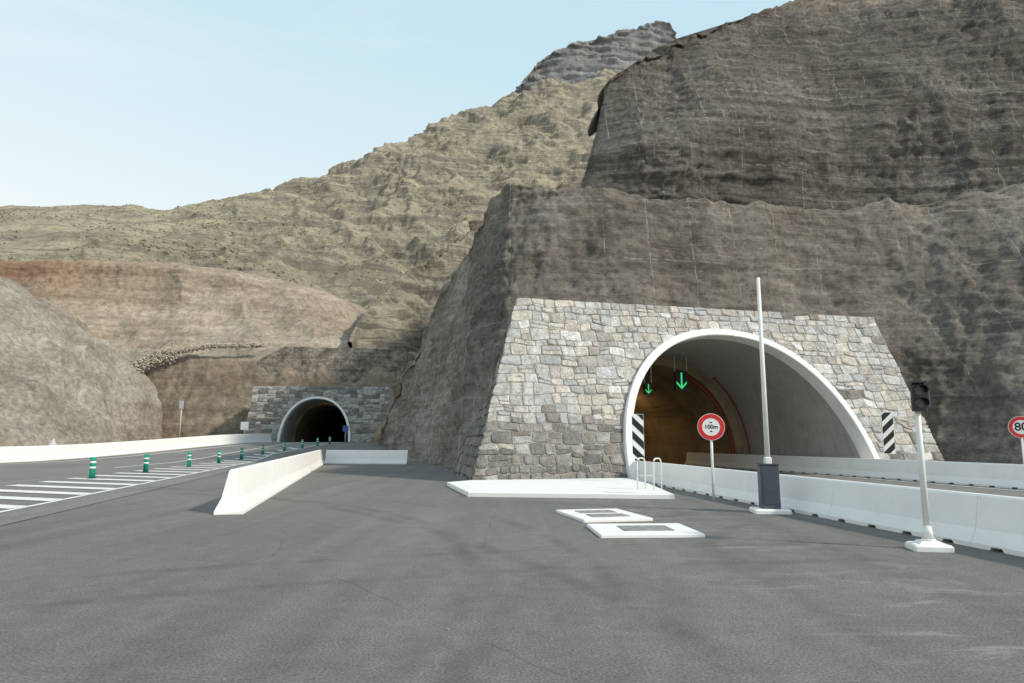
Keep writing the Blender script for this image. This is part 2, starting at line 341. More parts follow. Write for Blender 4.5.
# ------------------------------------------------------------------ portal builder
PAL=[(.49,.48,.45),(.42,.42,.41),(.50,.46,.39),(.38,.385,.395),(.61,.60,.575),(.38,.355,.315),(.46,.455,.44),(.53,.49,.425),(.48,.43,.375),(.43,.44,.45),(.56,.55,.52),(.44,.445,.42)]
PAL=[tuple(.72*c+.28*m_ for c,m_ in zip(p,(.455,.445,.42))) for p in PAL]
DARK=[(.155,.147,.135),(.20,.188,.17),(.125,.117,.107),(.245,.225,.20),(.18,.16,.135)]
def masonry(pr,parent,ch,wmin,wmax,darkfn,ring,pal=PAL,seed=1,dim=1.):
    rnd=random.Random(seed); V=[];Fc=[];Cl=[]
    def warp(t,z):
        w=.42*ch
        q=Vector((t/ (ch*2.6),z/(ch*2.6),seed))
        return t+w*noise.noise(q), z+w*1.3*noise.noise(q+Vector((9,4,2)))*(1 if .02<z<pr.H-.02 else 0)
    ea=pr.a+ring; eh=pr.h+ring
    z=0.
    while z<pr.H-.05:
        hh=ch*rnd.uniform(.65,1.4); z1=z+hh
        if z1>pr.H-.6*ch: z1=pr.H
        t0=pr.tl(z); T1=pr.tr(z)
        while t0<T1-.05:
            w=rnd.uniform(wmin,wmax)*(hh/ch)**.5; t1=t0+w
            if t1>T1-.6*wmin: t1=T1
            cells=[(t0,t1,z,z1)]
            if rnd.random()<.25 and (z1-z)>.9*ch:
                zm=z+(z1-z)*rnd.uniform(.4,.6); cells=[(t0,t1,z,zm),(t0,t1,zm,z1)]
            for (a,b_,c,d) in cells:
                pts=[]
                cs=[(a,c),(b_,c),(b_,d),(a,d)]
                cs=[warp(max(x,pr.tl(y)) ,y) for x,y in cs]
                cx=sum(p[0] for p in cs)/4; cy=sum(p[1] for p in cs)/4
                if ((abs(cx-pr.tc)/ea)**2+(cy/eh)**2)<1.0: continue
                k=rnd.uniform(.08,.22)
                for i in range(4):
                    p=cs[i]; pn=cs[(i+1)%4]; pp=cs[i-1]
                    pts.append((p[0]+(pp[0]-p[0])*k*rnd.uniform(.4,1.3),p[1]+(pp[1]-p[1])*k*rnd.uniform(.4,1.3)))
                    pts.append((p[0]+(pn[0]-p[0])*k*rnd.uniform(.4,1.3),p[1]+(pn[1]-p[1])*k*rnd.uniform(.4,1.3)))
                q=[]
                gap=(.004+.010*rnd.random())*ch/.4
                for (x,y) in pts:
                    dx,dy=cx-x,cy-y; l=math.hypot(dx,dy)+1e-6
                    x+=dx/l*gap; y+=dy/l*gap
                    rr=math.sqrt(((x-pr.tc)/ea)**2+(y/eh)**2)
                    if rr<1.0: x=pr.tc+(x-pr.tc)/rr; y=y/rr
                    q.append((x,max(-.05,min(y,pr.H))))
                o1=rnd.uniform(.03,.085)*ch/.42; n0=len(V); m=len(q)
                for x,y in q: V.append(tuple(pr.pt(x,y,-.01)))
                for x,y in q: V.append(tuple(pr.pt(x+(cx-x)*.06,y+(cy-y)*.06,o1*.7)))
                tx,ty=rnd.uniform(-.1,.1),rnd.uniform(-.1,.1)
                for x,y in q: V.append(tuple(pr.pt(x+(cx-x)*.3,y+(cy-y)*.3,o1+(x-cx)*tx+(y-cy)*ty)))
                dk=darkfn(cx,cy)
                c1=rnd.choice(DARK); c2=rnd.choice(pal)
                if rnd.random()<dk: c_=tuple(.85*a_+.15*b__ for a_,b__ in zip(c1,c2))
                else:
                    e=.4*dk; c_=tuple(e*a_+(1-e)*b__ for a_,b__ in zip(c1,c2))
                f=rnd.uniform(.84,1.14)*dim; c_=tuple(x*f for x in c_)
                for r in range(2):
                    for i in range(m):
                        Fc.append([n0+r*m+i,n0+r*m+(i+1)%m,n0+(r+1)*m+(i+1)%m,n0+(r+1)*m+i]); Cl.append(c_)
                Fc.append([n0+2*m+i for i in range(m)]); Cl.append(c_)
            t0=t1
        z=z1
    mb=MB(); mb.v=V; mb.f=Fc
    o=mb.build('stone_facing',M_stone,parent)
    at=o.data.color_attributes.new('Col','FLOAT_COLOR','CORNER')
    buf=[]
    for p,c in zip(o.data.polygons,Cl): buf+= [c[0],c[1],c[2],1.]*len(p.vertices)
    at.data.foreach_set('color',buf)
    return o
def portal(pr,name,label,ring,inner1,inner2,darkfn,ch,wmin,wmax,rootloc,seed,backd,capshift,dim):
    root=empty(name,rootloc,0,label=label,cat='tunnel entrance')
    def fin(o): o.location=-Vector(rootloc); return o
    NS=48; m=MB()
    ar=[arch(pr,k/NS,ring*.6) for k in range(NS+1)]
    def q(*pts): m.add([tuple(p) for p in pts],[list(range(len(pts)))])
    for i in range(NS):
        (a,b),(c,d)=ar[i],ar[i+1]; q(pr.pt(a,b),pr.pt(c,d),pr.pt(c,pr.H),pr.pt(a,pr.H))
    la=ar[0][0]; ra=ar[-1][0]
    q(pr.pt(pr.tl(0),-.3),pr.pt(la,-.3),pr.pt(la,pr.H),pr.pt(pr.tl(pr.H),pr.H))
    q(pr.pt(ra,-.3),pr.pt(pr.tr(0),-.3),pr.pt(pr.tr(pr.H),pr.H),pr.pt(ra,pr.H))
    q(pr.pt(pr.tl(pr.H),pr.H),pr.pt(pr.tr(pr.H),pr.H),pr.pt(pr.tr(pr.H),pr.H,0,backd),pr.pt(pr.tl(pr.H)+capshift,pr.H,0,backd))
    q(pr.pt(pr.tr(0),-.3),pr.pt(pr.tr(0)+1,-.3,0,backd),pr.pt(pr.tr(pr.H),pr.H,0,backd),pr.pt(pr.tr(pr.H),pr.H))
    if not capshift: q(pr.pt(pr.tl(0),-.3),pr.pt(pr.tl(pr.H),pr.H),pr.pt(pr.tl(pr.H),pr.H,0,backd),pr.pt(pr.tl(0),-.3,0,backd))
    fin(m.build('wall',M_mort,root))
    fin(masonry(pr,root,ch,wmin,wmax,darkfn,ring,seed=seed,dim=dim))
    m=MB(); pro=.26; rows=[]
    for k in range(NS+1):
        ti,zi=arch(pr,k/NS); to,zo=arch(pr,k/NS,ring)
        rows.append([pr.pt(ti,zi,0,.6),pr.pt(ti,zi,pro-.04),pr.pt(ti+(to-ti)*.08,zi+(zo-zi)*.08,pro),pr.pt(ti+(to-ti)*.92,zi+(zo-zi)*.92,pro),pr.pt(to,zo,pro-.04),pr.pt(to,zo,-.05)])
    vs=[p for r in rows for p in r]; w=6
    m.add(vs,[[i*w+j,i*w+j+1,(i+1)*w+j+1,(i+1)*w+j] for i in range(NS) for j in range(w-1)])
    fin(m.build('portal_ring',M_conc,root))
    m=MB(); vs=[]; NL=8
    for k in range(NS+1):
        t,z=arch(pr,k/NS)
        sf=pr.b*z/pr.H+.5
        for j in range(NL+1):
            s_=sf+(inner1-sf)*j/NL
            p=pr.A+pr.e*t+pr.n*s_; vs.append((p.x,p.y,z+pr.z0-(.05 if z<.01 else 0)))
    m.add(vs,[[k*(NL+1)+j,k*(NL+1)+j+1,(k+1)*(NL+1)+j+1,(k+1)*(NL+1)+j] for k in range(NS) for j in range(NL)])
    fin(m.build('front_lining',M_lin1,root,smooth=True))
    m=MB(); vs=[]; NL=14; shr=-.45
    for k in range(NS+1):
        t,z=arch(pr,k/NS,.35); t2,z2=arch(pr,k/NS,shr)
        p=pr.A+pr.e*t+pr.n*(inner1-.08); vs.append((p.x,p.y,z+pr.z0-.05))
        for j in range(NL+1):
            s_=inner1-.08+(inner2-inner1)*j/NL
            p=pr.A+pr.e*(t2-(s_-inner1)**2/500)+pr.n*s_
            nz=.10*noise.noise(Vector((p.x*.8,p.y*.8,z2*.8))) if j else 0
            vs.append((p.x+nz,p.y,z2+pr.z0-.05+nz))
    w=NL+2
    m.add(vs,[[k*w+j,k*w+j+1,(k+1)*w+j+1,(k+1)*w+j] for k in range(NS) for j in range(w-1)])
    m.add([vs[k*w+w-1] for k in range(NS+1)],[list(range(NS+1))])
    fin(m.build('deep_lining',M_lin2,root))
    return root,fin
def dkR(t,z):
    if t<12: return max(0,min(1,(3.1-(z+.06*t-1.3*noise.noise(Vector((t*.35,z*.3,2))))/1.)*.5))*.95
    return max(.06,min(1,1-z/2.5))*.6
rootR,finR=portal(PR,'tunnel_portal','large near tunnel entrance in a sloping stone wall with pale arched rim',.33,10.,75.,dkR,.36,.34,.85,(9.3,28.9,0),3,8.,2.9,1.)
pr=PR
A0=pr.pt(0,-.3); A1=pr.pt(2.8,7.9); B0=Vector((-2.9,33.,-.3)); B1=Vector((.1,38.5,7.9))
m=MB(); m.add([A0,A1,B1,B0],[[0,1,2,3]])
finR(m.build('return_wall',M_mort,rootR))
def side_stones():
    rnd=random.Random(5); V=[];Fc=[];Cl=[]
    nrm=(A1-A0).cross(B0-A0).normalized()
    if nrm.x>0: nrm=-nrm
    rows=20
    for r in range(rows):
        f0,f1=r/rows,(r+1)/rows; s_=0
        while s_<1:
            w=rnd.uniform(.06,.13); s1=min(1,s_+w)
            cs=[]
            for a,b in ((s_,f0),(s1,f0),(s1,f1),(s_,f1)):
                a2=a+ (.012*rnd.uniform(-1,1) if 0<a<1 else 0); b2=b+(.008*rnd.uniform(-1,1) if 0<b<1 else 0)
                cs.append((A0.lerp(A1,b2)).lerp(B0.lerp(B1,b2),a2))
            c=sum(cs,Vector())/4; n0=len(V)
            for p in cs: V.append(tuple(p.lerp(c,.07)))
            o=rnd.uniform(.04,.09)
            for p in cs: V.append(tuple(p.lerp(c,.2)+nrm*o))
            col=rnd.choice(DARK+PAL[:2] if f0>.5 else DARK)
            for i in range(4): Fc.append([n0+i,n0+(i+1)%4,n0+4+(i+1)%4,n0+4+i]); Cl.append(col)
            Fc.append([n0+4,n0+5,n0+6,n0+7]); Cl.append(col)
            s_=s1
    mb=MB(); mb.v=V; mb.f=Fc; o=mb.build('return_wall_stones',M_stone,rootR); finR(o)
    at=o.data.color_attributes.new('Col','FLOAT_COLOR','CORNER'); buf=[]
    for p,c in zip(o.data.polygons,Cl): buf+=[c[0],c[1],c[2],1.]*len(p.vertices)
    at.data.foreach_set('color',buf)
side_stones()
rootL,finL=portal(PL,'tunnel_portal','small distant tunnel entrance at the end of the left road in dark stone wall',.30,6.,60.,lambda t,z:.5,.5,.55,1.2,(-26,90.5,1.3),8,5.,0,.88)
# ------------------------------------------------------------------ setting: ground, roads
def grid_sheet(name,xs,ys,dz,mat,mask=None,**k):
    m=MB(); w=len(xs); m.v=[(x,y,g(x,y)+dz) for y in ys for x in xs]
    m.f=[[i*w+j,i*w+j+1,(i+1)*w+j+1,(i+1)*w+j] for i in range(len(ys)-1) for j in range(w-1) if not mask or mask(xs[j],ys[i])]
    return m.build(name,mat,None,smooth=True,kind='structure',**k)
xs=[-1500,-800,-400,-200,-100]+[-80+2*i for i in range(61)]+[60,100,200,400,800,1500]
ys=[-600,-200,-60,-20]+[0+3*i for i in range(51)]+[170,200,300,600,1200]
grid_sheet('ground',xs,ys,-.03,M_soil)
xs=[-38+1*i for i in range(68)]; ys=[-12+2*i for i in range(76)]
grid_sheet('forecourt',xs,ys,0,M_asph)
def lerp_line(pts,y):
    for (x0,y0),(x1,y1) in zip(pts,pts[1:]):
        if y<=y1: return x0+(x1-x0)*(y-y0)/(y1-y0)
    (x0,y0),(x1,y1)=pts[-2:]; return x0+(x1-x0)*(y-y0)/(y1-y0)
def ribbon(m,lp,rp,y0,y1,dz,step=1.5):
    n=max(1,int((y1-y0)/step)); vs=[]
    for i in range(n+1):
        y=y0+(y1-y0)*i/n
        for k,pp in enumerate((lp,rp)):
            x=lerp_line(pp,y); vs.append((x,y,g(x,y)+dz))
    m.add(vs,[[2*i,2*i+1,2*i+3,2*i+2] for i in range(n)])
gr=[(-8,0),(-11.5,16.6),(-21.4,62),(-22,90),(-23,140)]
gl=[(-13.3,0),(-17.0,23.3),(-18.8,34),(-22.6,62),(-23,90),(-24,140)]
lb=[(-37,0),(-36,47),(-31,97),(-32,140)]
def sheet_between(name,lp,rp,y0,y1,dz,mat,nx=8):
    m=MB(); n=int((y1-y0)/1.5); vs=[]
    for i in range(n+1):
        y=y0+(y1-y0)*i/n; a=lerp_line(lp,y); b=lerp_line(rp,y)
        for j in range(nx+1):
            x=a+(b-a)*j/nx; vs.append((x,y,g(x,y)+dz))
    m.add(vs,[[i*(nx+1)+j,i*(nx+1)+j+1,(i+1)*(nx+1)+j+1,(i+1)*(nx+1)+j] for i in range(n) for j in range(nx)])
    return m.build(name,mat,None,kind='structure')
sheet_between('left_road',[(x+1.0,y) for x,y in lb],[(x+1.2,y) for x,y in gr],-5,130,.012,M_road)
rr_l=[(9,-2),(7.7,9.26),(5.8,23.8),(5.4,28),(3.2,37),(0,50)]
rr_r=[(21,-2),(18.5,11),(17.4,18),(16.6,23),(15.1,30.7),(11.2,45.2),(8,58)]
sheet_between('right_road',rr_l,rr_r,-2,49,.006,M_road)
mk=MB()
off=lambda pp,d:[(x+d,y) for x,y in pp]
ribbon(mk,off(lb,2.2),off(lb,2.45),5,96,.022)
ribbon(mk,off(gl,-3.4),off(gl,-3.2),40,95,.022)
ribbon(mk,off(gr,-.16),gr,14,95,.022)
ribbon(mk,off(rr_l,.75),off(rr_l,.9),0,40,.022); ribbon(mk,off(rr_r,-.9),off(rr_r,-.75),0,40,.022)
y=16.2
while y<72:
    xr=lerp_line(gr,y)-.2
    yl=y+1.9; xl=lerp_line(gl,yl)-.5
    if xr-xl>.5:
        w=.68; n=5; vs=[]
        for i in range(n+1):
            f=i/n; X=xl+(xr-xl)*f; Y=yl+(y-yl)*f
            vs+=[(X,Y,g(X,Y)+.026),(X,Y+w,g(X,Y+w)+.026)]
        mk.add(vs,[[2*i,2*i+2,2*i+3,2*i+1] for i in range(n)])
    y+=1.95+(y-15)*.03
mk.build('road_markings',M_line,None,kind='structure')
# ------------------------------------------------------------------ terrain
def rows(*r): return list(r)
def mid3(a,b,f,dd=0):
    pa,pb=P(*a),P(*b); p=[pa[i]+(pb[i]-pa[i])*f for i in range(3)]; p[1]+=dd
    y=p[1]*cp+(p[2]-H0)*sp; z=-p[1]*sp+(p[2]-H0)*cp
    return (512+F*p[0]/y,341.5-F*z/y,p[1])
def back(a,dy,dz=0.,dx=0.):
    p=list(P(*a)); p[0]+=dx; p[1]+=dy; p[2]+=dz
    y=p[1]*cp+(p[2]-H0)*sp; z=-p[1]*sp+(p[2]-H0)*cp
    return (512+F*p[0]/y,341.5-F*z/y,p[1])
bot=[(380,450,86),(392,455,70),(408,462,55),(438,470,44),(460,478,37),(480,480,35),(520,480,35.5),(600,478,36.5),(700,474,38.5),(820,472,40),(910,472,38.5),(965,473,36.5),(1040,477,33),(1150,485,31),(1400,500,30)]
top=[(384,436,84),(404,382,74),(430,330,65),(470,256,56),(494,208,48),(512,188,44),(545,188,43),(600,192,43),(700,203,44),(820,211,46),(900,205,46.5),(960,196,46),(1040,180,45),(1180,150,43),(1450,100,42)]
lower=rows(bot,[mid3(a,b,.33,-.3) for a,b in zip(bot,top)],[mid3(a,b,.7,-.6) for a,b in zip(bot,top)],[mid3(a,b,.965,-.9) for a,b in zip(bot,top)],top,
           [back(a,11,.1,6 if i<5 else 0) for i,a in enumerate(top)])
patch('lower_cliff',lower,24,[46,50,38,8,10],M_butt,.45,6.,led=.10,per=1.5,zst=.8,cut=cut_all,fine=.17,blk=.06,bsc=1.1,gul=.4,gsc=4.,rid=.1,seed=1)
ub=[(640,205,100),(610,198,80),(584,197.5,63),(578,197,56),(640,202,55.5),(700,206,56),(820,214,58),(900,208,58.5),(960,199,58),(1040,183,57),(1200,150,55),(1500,100,53)]
ut=[(720,70,112),(676,76,88),(622,84,68),(606,86,61),(636,64,61.5),(684,38,64),(780,8,70),(880,-25,72),(960,-45,72),(1060,-70,72),(1260,-110,70),(1650,-160,68)]
def uamp(p): return .2+.8*ss((p[0]-6.5)/8)*(1 if p[1]<75 else .3)
upper=rows([back(a,-5,-4.5) for a in ub],ub,[mid3(a,b,.30,-2.2 if i>3 else -.5) for i,(a,b) in enumerate(zip(ub,ut))],[mid3(a,b,.7,-1.3 if i>3 else -.3) for i,(a,b) in enumerate(zip(ub,ut))],[mid3(a,b,.96,-.4) for a,b in zip(ub,ut)],ut,[back(a,14,1.5) for a in ut])
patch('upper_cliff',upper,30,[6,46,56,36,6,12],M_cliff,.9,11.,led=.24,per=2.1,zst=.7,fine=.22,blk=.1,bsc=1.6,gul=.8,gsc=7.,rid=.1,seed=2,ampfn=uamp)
st=[(350,345,108),(360,322,116),(385,292,128),(420,262,140),(455,240,152),(490,215,162),(530,195,175),(620,165,200)]
sb=[(352,372,103),(364,374,103),(392,376,104),(425,400,106),(455,420,106),(490,420,108),(530,400,115),(620,380,130)]
patch('rock_spur',rows(sb,[mid3(a,b,.35,0) for a,b in zip(sb,st)],[mid3(a,b,.8,1) for a,b in zip(sb,st)],st,[back(a,14,-9) for a in st]),28,[30,40,20,8],M_spur,1.6,12.,led=1.2,per=4.,zst=1.,seed=3,cut=cut_all,blk=.6,bsc=3.,gul=2.2,gsc=10.,rid=0,fine=.3,ampfn=lambda p:.25+.75*ss((-p[0]*-1+24)/8) if p[0]<-16 else 1)
mt=[(-260,207,250),(-100,207,255),(0,207,260),(100,207,262),(180,207,272),(230,199,290),(300,181,320),(350,163,345),(400,143,370),(450,120,395),(500,102,420),(545,83,440),(610,70,455),(700,60,480)]
mb_=[(-260,300,125),(-100,296,125),(0,285,125),(100,280,128),(180,288,132),(230,300,138),(300,322,145),(350,348,150),(400,352,160),(450,352,170),(500,330,190),(545,320,210),(610,300,230),(700,280,250)]
def mamp(p):
    return .3+.7*ss((p[0]+150)/90)
mount=patch('mountain',rows(mb_,[mid3(a,b,.3,3) for a,b in zip(mb_,mt)],[mid3(a,b,.62,4) for a,b in zip(mb_,mt)],mt,[back(a,60,3 if i<5 else -4) for i,a in enumerate(mt)]),38,[76,90,84,8],M_mount,1.5,40.,led=2.2,per=4.6,zst=.8,seed=4,gul=6.5,gsc=22.,blk=.25,bsc=4.,rid=0,ampfn=mamp,fine=.35)
pt_=[(470,130,640),(500,108,640),(520,86,640),(533,70,640),(548,56,645),(575,44,648),(610,36,652),(640,28,655),(662,21,660),(673,28,660),(690,62,670),(780,80,690)]
pb=[(470,160,600),(500,150,600),(520,130,600),(533,120,600),(548,112,600),(575,108,600),(610,104,600),(640,104,600),(662,104,600),(673,104,600),(700,110,600),(780,120,620)]
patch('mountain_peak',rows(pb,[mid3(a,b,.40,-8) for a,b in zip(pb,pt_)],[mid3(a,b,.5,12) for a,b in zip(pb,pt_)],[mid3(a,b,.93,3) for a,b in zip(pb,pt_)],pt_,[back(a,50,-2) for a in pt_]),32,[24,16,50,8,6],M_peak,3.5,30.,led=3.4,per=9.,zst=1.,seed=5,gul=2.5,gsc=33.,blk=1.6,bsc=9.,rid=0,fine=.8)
ct=[(-260,264,118),(-100,262,120),(0,262,121),(60,263,122),(120,264,122),(180,268,124),(240,278,126),(300,291,128),(335,304,130),(365,325,132),(410,346,132),(470,352,134)]
cb=[(-260,452,88),(-100,450,92),(0,448,94),(60,448,95),(120,447,96),(180,446,97),(240,446,97),(300,446,97),(335,446,97),(365,446,97),(410,446,97),(470,446,97)]
c1=[(-260,355,100),(-100,352,101),(0,350,102),(60,350,103),(120,362,103),(180,362,102),(240,363,102),(300,364,102),(335,364,102),(365,366,102),(410,370,102),(470,372,102)]
c2=[(-260,346,106),(-100,345,107),(0,343,108),(60,344,109),(120,351,110),(180,346,110),(240,346,110),(300,348,110),(335,348,110),(365,350,110),(410,358,110),(470,362,110)]
cm=[0,0,0,-1,2,3,3,1,0,0,0,0]
patch('earth_cut',rows(cb,c1,c2,[mid3(a,b,.45,1.5+q) for a,b,q in zip(c2,ct,cm)],[mid3(a,b,.85,.5+q*.3) for a,b,q in zip(c2,ct,cm)],ct,[back(a,9,2.5) for a in ct],[back(a,20,4.) for a in ct]),30,[44,8,24,24,10,8,4],M_cut,.5,14.,led=.12,per=3.,zst=1.,seed=6,cut=cut_all,fine=.16,gul=.9,gsc=9.,rid=0,blk=.08,bsc=1.8)
mt2=[(-300,180,84),(-160,214,84),(-60,254,84),(0,287,84),(40,315,85),(75,345,86),(100,372,87),(118,398,88),(134,430,90),(142,446,92)]
mb2=[(-300,455,54),(-160,454,55),(-60,453,57),(0,452,60),(36,451,63),(70,451,67),(96,450,71),(112,449,75),(126,448,82),(134,448,88)]
patch('earth_mound',rows(mb2,[mid3(a,b,.5,-.8) for a,b in zip(mb2,mt2)],mt2,[back(a,14,-1) for a in mt2]),22,[50,50,10],M_mound,.4,8.,zst=.5,seed=7,fine=.14,gul=.8,gsc=3.5,rid=.1)
def scatter(o,n,smin,smax,name,rngz,seed,cond):
    rnd=random.Random(seed); me=o.data; m=MB(); ps=me.polygons; c=0; t=0
    ico=[(0,0,1),(.9,0,.3),(.28,.85,.3),(-.72,.52,.3),(-.72,-.52,.3),(.28,-.85,.3),(.5,.5,-.4),(-.5,.5,-.4),(-.5,-.5,-.4),(.5,-.5,-.4)]
    fs=[[0,1,2],[0,2,3],[0,3,4],[0,4,5],[0,5,1],[1,6,2],[2,6,7],[2,7,3],[3,7,8],[3,8,4],[4,8,9],[4,9,5],[5,9,1],[1,9,6]]
    while c<n and t<n*20:
        t+=1; p=ps[rnd.randrange(len(ps))]
        if p.normal.z<rngz: continue
        q=p.center
        if not cond(q) : continue
        s_=rnd.uniform(smin,smax)
        m.add([(q.x+a*s_*rnd.uniform(.7,1.2),q.y+b*s_*rnd.uniform(.7,1.2),q.z+cc*s_*.75*rnd.uniform(.7,1.2)) for a,b,cc in ico],fs); c+=1
    return m.build(name,M_bush,None,kind='stuff',label='scattered low olive shrubs dotted over the mountain slopes',cat='shrubs')
scatter(mount,7000,.2,.65,'shrubs',.1,3,lambda q:noise.noise(Vector(q)/25)>-.2)
rnd=random.Random(9); m=MB()
for i in range(110):
    d=rnd.uniform(4,16); x=rnd.uniform(-.75,.62)*d; s_=rnd.uniform(.004,.013)
    Mx=Matrix.Rotation(rnd.uniform(0,3),3,Vector((rnd.random(),rnd.random(),rnd.random()+.1)).normalized())
    m.box((x,d,.012+s_*.3),(s_*1.4,s_,s_*.8),Mx,taper=.7)
m.build('grit',M_grit,None,kind='stuff',label='small loose grit strewn over the forecourt asphalt',cat='grit')
# ------------------------------------------------------------------ distant retaining wall / rubble
m=MB(); n=40; rnd=random.Random(4)
w0=Vector(P(258,362,101.4)); w1=Vector(P(404,366,101.4)); vs=[]
for i in range(n+1):
    f=i/n; p=w0.lerp(w1,f); hz=2.5*min(1,f*5+.15)+.12*noise.noise(Vector((f*12,0,0)))
    dy=.15*noise.noise(Vector((f*16,3,0)))
    vs+=[(p.x,p.y-.4+dy,p.z-2.5),(p.x,p.y+dy,p.z),(p.x,p.y+.4+dy,p.z+hz),(p.x,p.y+9.5,p.z+hz+.3)]
m.add(vs,[[i*4+j,(i+1)*4+j,(i+1)*4+j+1,i*4+j+1] for i in range(n) for j in range(3)]+[[0,1,2,3],[n*4,n*4+3,n*4+2,n*4+1]])
M_dstone=rock('dark_rubble_masonry',[(.12,.105,.088),(.19,.17,.142),(.26,.232,.195),(.34,.305,.26)],.8,2.,.3,bd=.3,bs=.9,fine=2.5,vor=1.6)
m.build('retaining_wall',M_dstone,None,label='dark rough stone retaining wall on the bench above the distant tunnel',cat='wall')
m=MB()
path=[(106,386,98.),(128,368,99.3),(150,356,100.2),(175,350,101.),(205,345,102.),(262,344,102.2)]
for i in range(3600):
    f=rnd.random()**.9*(len(path)-1); k=min(int(f),len(path)-2); f-=k
    a,b=path[k],path[k+1]; c=[a[j]+(b[j]-a[j])*f for j in range(3)]
    wd=.8 if k<3 else .28
    p=Vector(P(*c))+Vector((rnd.uniform(-.8,.8),rnd.uniform(-.2,.8),rnd.gauss(-.5,.6)*wd)); s_=rnd.uniform(.07,.22)
    Mx=Matrix.Rotation(rnd.uniform(0,3),3,Vector((rnd.random(),rnd.random(),rnd.random()+.1)).normalized())
    m.box((p.x,p.y,p.z),(s_*1.3,s_,s_*.8),Mx,taper=.75)
m.build('rubble',M_tarp,None,kind='stuff',label='pale broken boulders tipped along the bench of the reddish cut',cat='rubble')
# ------------------------------------------------------------------ concrete barriers
ORD=['nearest','second','third','fourth','fifth','sixth','seventh','eighth','ninth','tenth','eleventh','twelfth','thirteenth','fourteenth','fifteenth','sixteenth','seventeenth','eighteenth','nineteenth','twentieth']
def barrier_seg(p,q,h,bw,slots=True,slope_end=False,gap=.003):
    p=Vector(p);q=Vector(q); d=q-p; Ln=d.length; rz=math.atan2(d.y,d.x)
    L2=Ln/2-gap
    sl=[]
    if slots:
        ns=4
        for k in range(ns): sl.append(-L2+2*L2*(k+.5)/ns)
    stations=[(-L2,0)]
    for c in sl: stations+= [(c-.13,0),(c-.09,1),(c+.09,1),(c+.13,0)]
    stations.append((L2,0))
    pf=[(-bw,0),(-bw,.07),(-bw*.62,.28*h/.8),(-.085,h-.03),(-.06,h),(.06,h),(.085,h-.03),(bw*.62,.28*h/.8),(bw,.07),(bw,0)]
    vs=[];w=len(pf)
    for x,s_ in stations:
        for (yy,zz) in pf:
            if slope_end and x==-L2 and zz>.1: xx=x+ .3*zz/h
            else: xx=x
            z_=zz
            if s_: z_={0:.05,.07:.07}.get(zz,zz)
            vs.append((xx,yy,z_))
    m=MB(); n=len(stations)
    m.add(vs,[[i*w+j,(i+1)*w+j,(i+1)*w+(j+1)%w,i*w+(j+1)%w] for i in range(n-1) for j in range(w)]+[list(range(w)),[(n-1)*w+j for j in range(w)][::-1]])
    o=m.build('jersey_barrier',M_white,None)
    mid=(p+q)/2; o.location=mid; o.rotation_euler=(0,-math.atan2(d.z,math.hypot(d.x,d.y)),rz)
    return o
def barrier_line(pts,seg,h,bw,where,group,slots=True,slope_first=False):
    pts=[Vector((x,y,0)) for x,y in pts]; cum=[0]
    for a,b in zip(pts,pts[1:]): cum.append(cum[-1]+(b-a).length)
    def at(s_):
        for i in range(len(pts)-1):
            if s_<=cum[i+1]+1e-6:
                v=pts[i].lerp(pts[i+1],(s_-cum[i])/(cum[i+1]-cum[i])); break
        else: v=pts[-1].copy()
        v.z=g(v.x,v.y); return v
    n=max(1,round(cum[-1]/seg)); sg=cum[-1]/n
    for k in range(n):
        o=barrier_seg(at(k*sg),at((k+1)*sg),h,bw,slots,slope_first and k==0)
        prop(o,f'{ORD[k]} white concrete segment of the {where}','barrier',group)
barrier_line([(8.2,3.3),(7.4,9.26),(5.55,23.8),(5.25,27),(3.7,32.8)],3.6,.78,.27,'barrier between forecourt and right road','barrier segments on the near side of the right road')
barrier_line([(18.2,15),(17.7,18),(16.9,23),(15.35,30.7),(11.5,45.2)],3.6,.80,.27,'barrier beyond the right road','barrier segments on the far side of the right road')
barrier_line([(-6.15,15.2),(-13.0,47.)],4.5,.95,.3,'slanting barrier left of the forecourt','barrier segments beside the left road',slots=False,slope_first=True)
barrier_line([(-12.7,47.4),(-7.0,46.6)],3.0,.92,.3,'crosswise barrier at the cliff foot','crosswise barrier segments at the cliff foot',slots=False)
barrier_line([(-36.6,42),(-36.3,47),(-31.2,97)],5.,1.12,.3,'outer barrier left of the left road','barrier segments on the outer edge of the left road',slots=False)
# ------------------------------------------------------------------ green bollards
bl=[(-17.4,28.8),(-18.2,34.5),(-19.1,41),(-20.3,48),(-21.3,54.5),(-22.0,61),(-21.9,66.5),(-21.7,71.5),(-21.4,76),(-21.1,80)]
b0=None
for i,(x,y) in enumerate(bl):
    if b0 is None:
        b0=empty('bollard',(x,y,g(x,y)+.012))
        m=MB(); m.tube([(0,0,0),(0,0,.035)],.2,20,.17); m.build('base',M_black,b0,True)
        m=MB(); m.tube([(0,0,.03),(0,0,.80),(0,0,.86),(0,0,.885)],.115,20,.1); m.build('post',M_teal,b0,True)
        for z in (.42,.64):
            m=MB(); m.tube([(0,0,z),(0,0,z+.075)],.119,20); m.build('reflective_band',M_swhite,b0,True)
        o=b0
    else: o=copy_tree(b0); o.location=(x,y,g(x,y)+.012)
    prop(o,f'{ORD[i]} teal green flexible bollard from the camera along the left road hatching','bollard','green bollards along the left road')
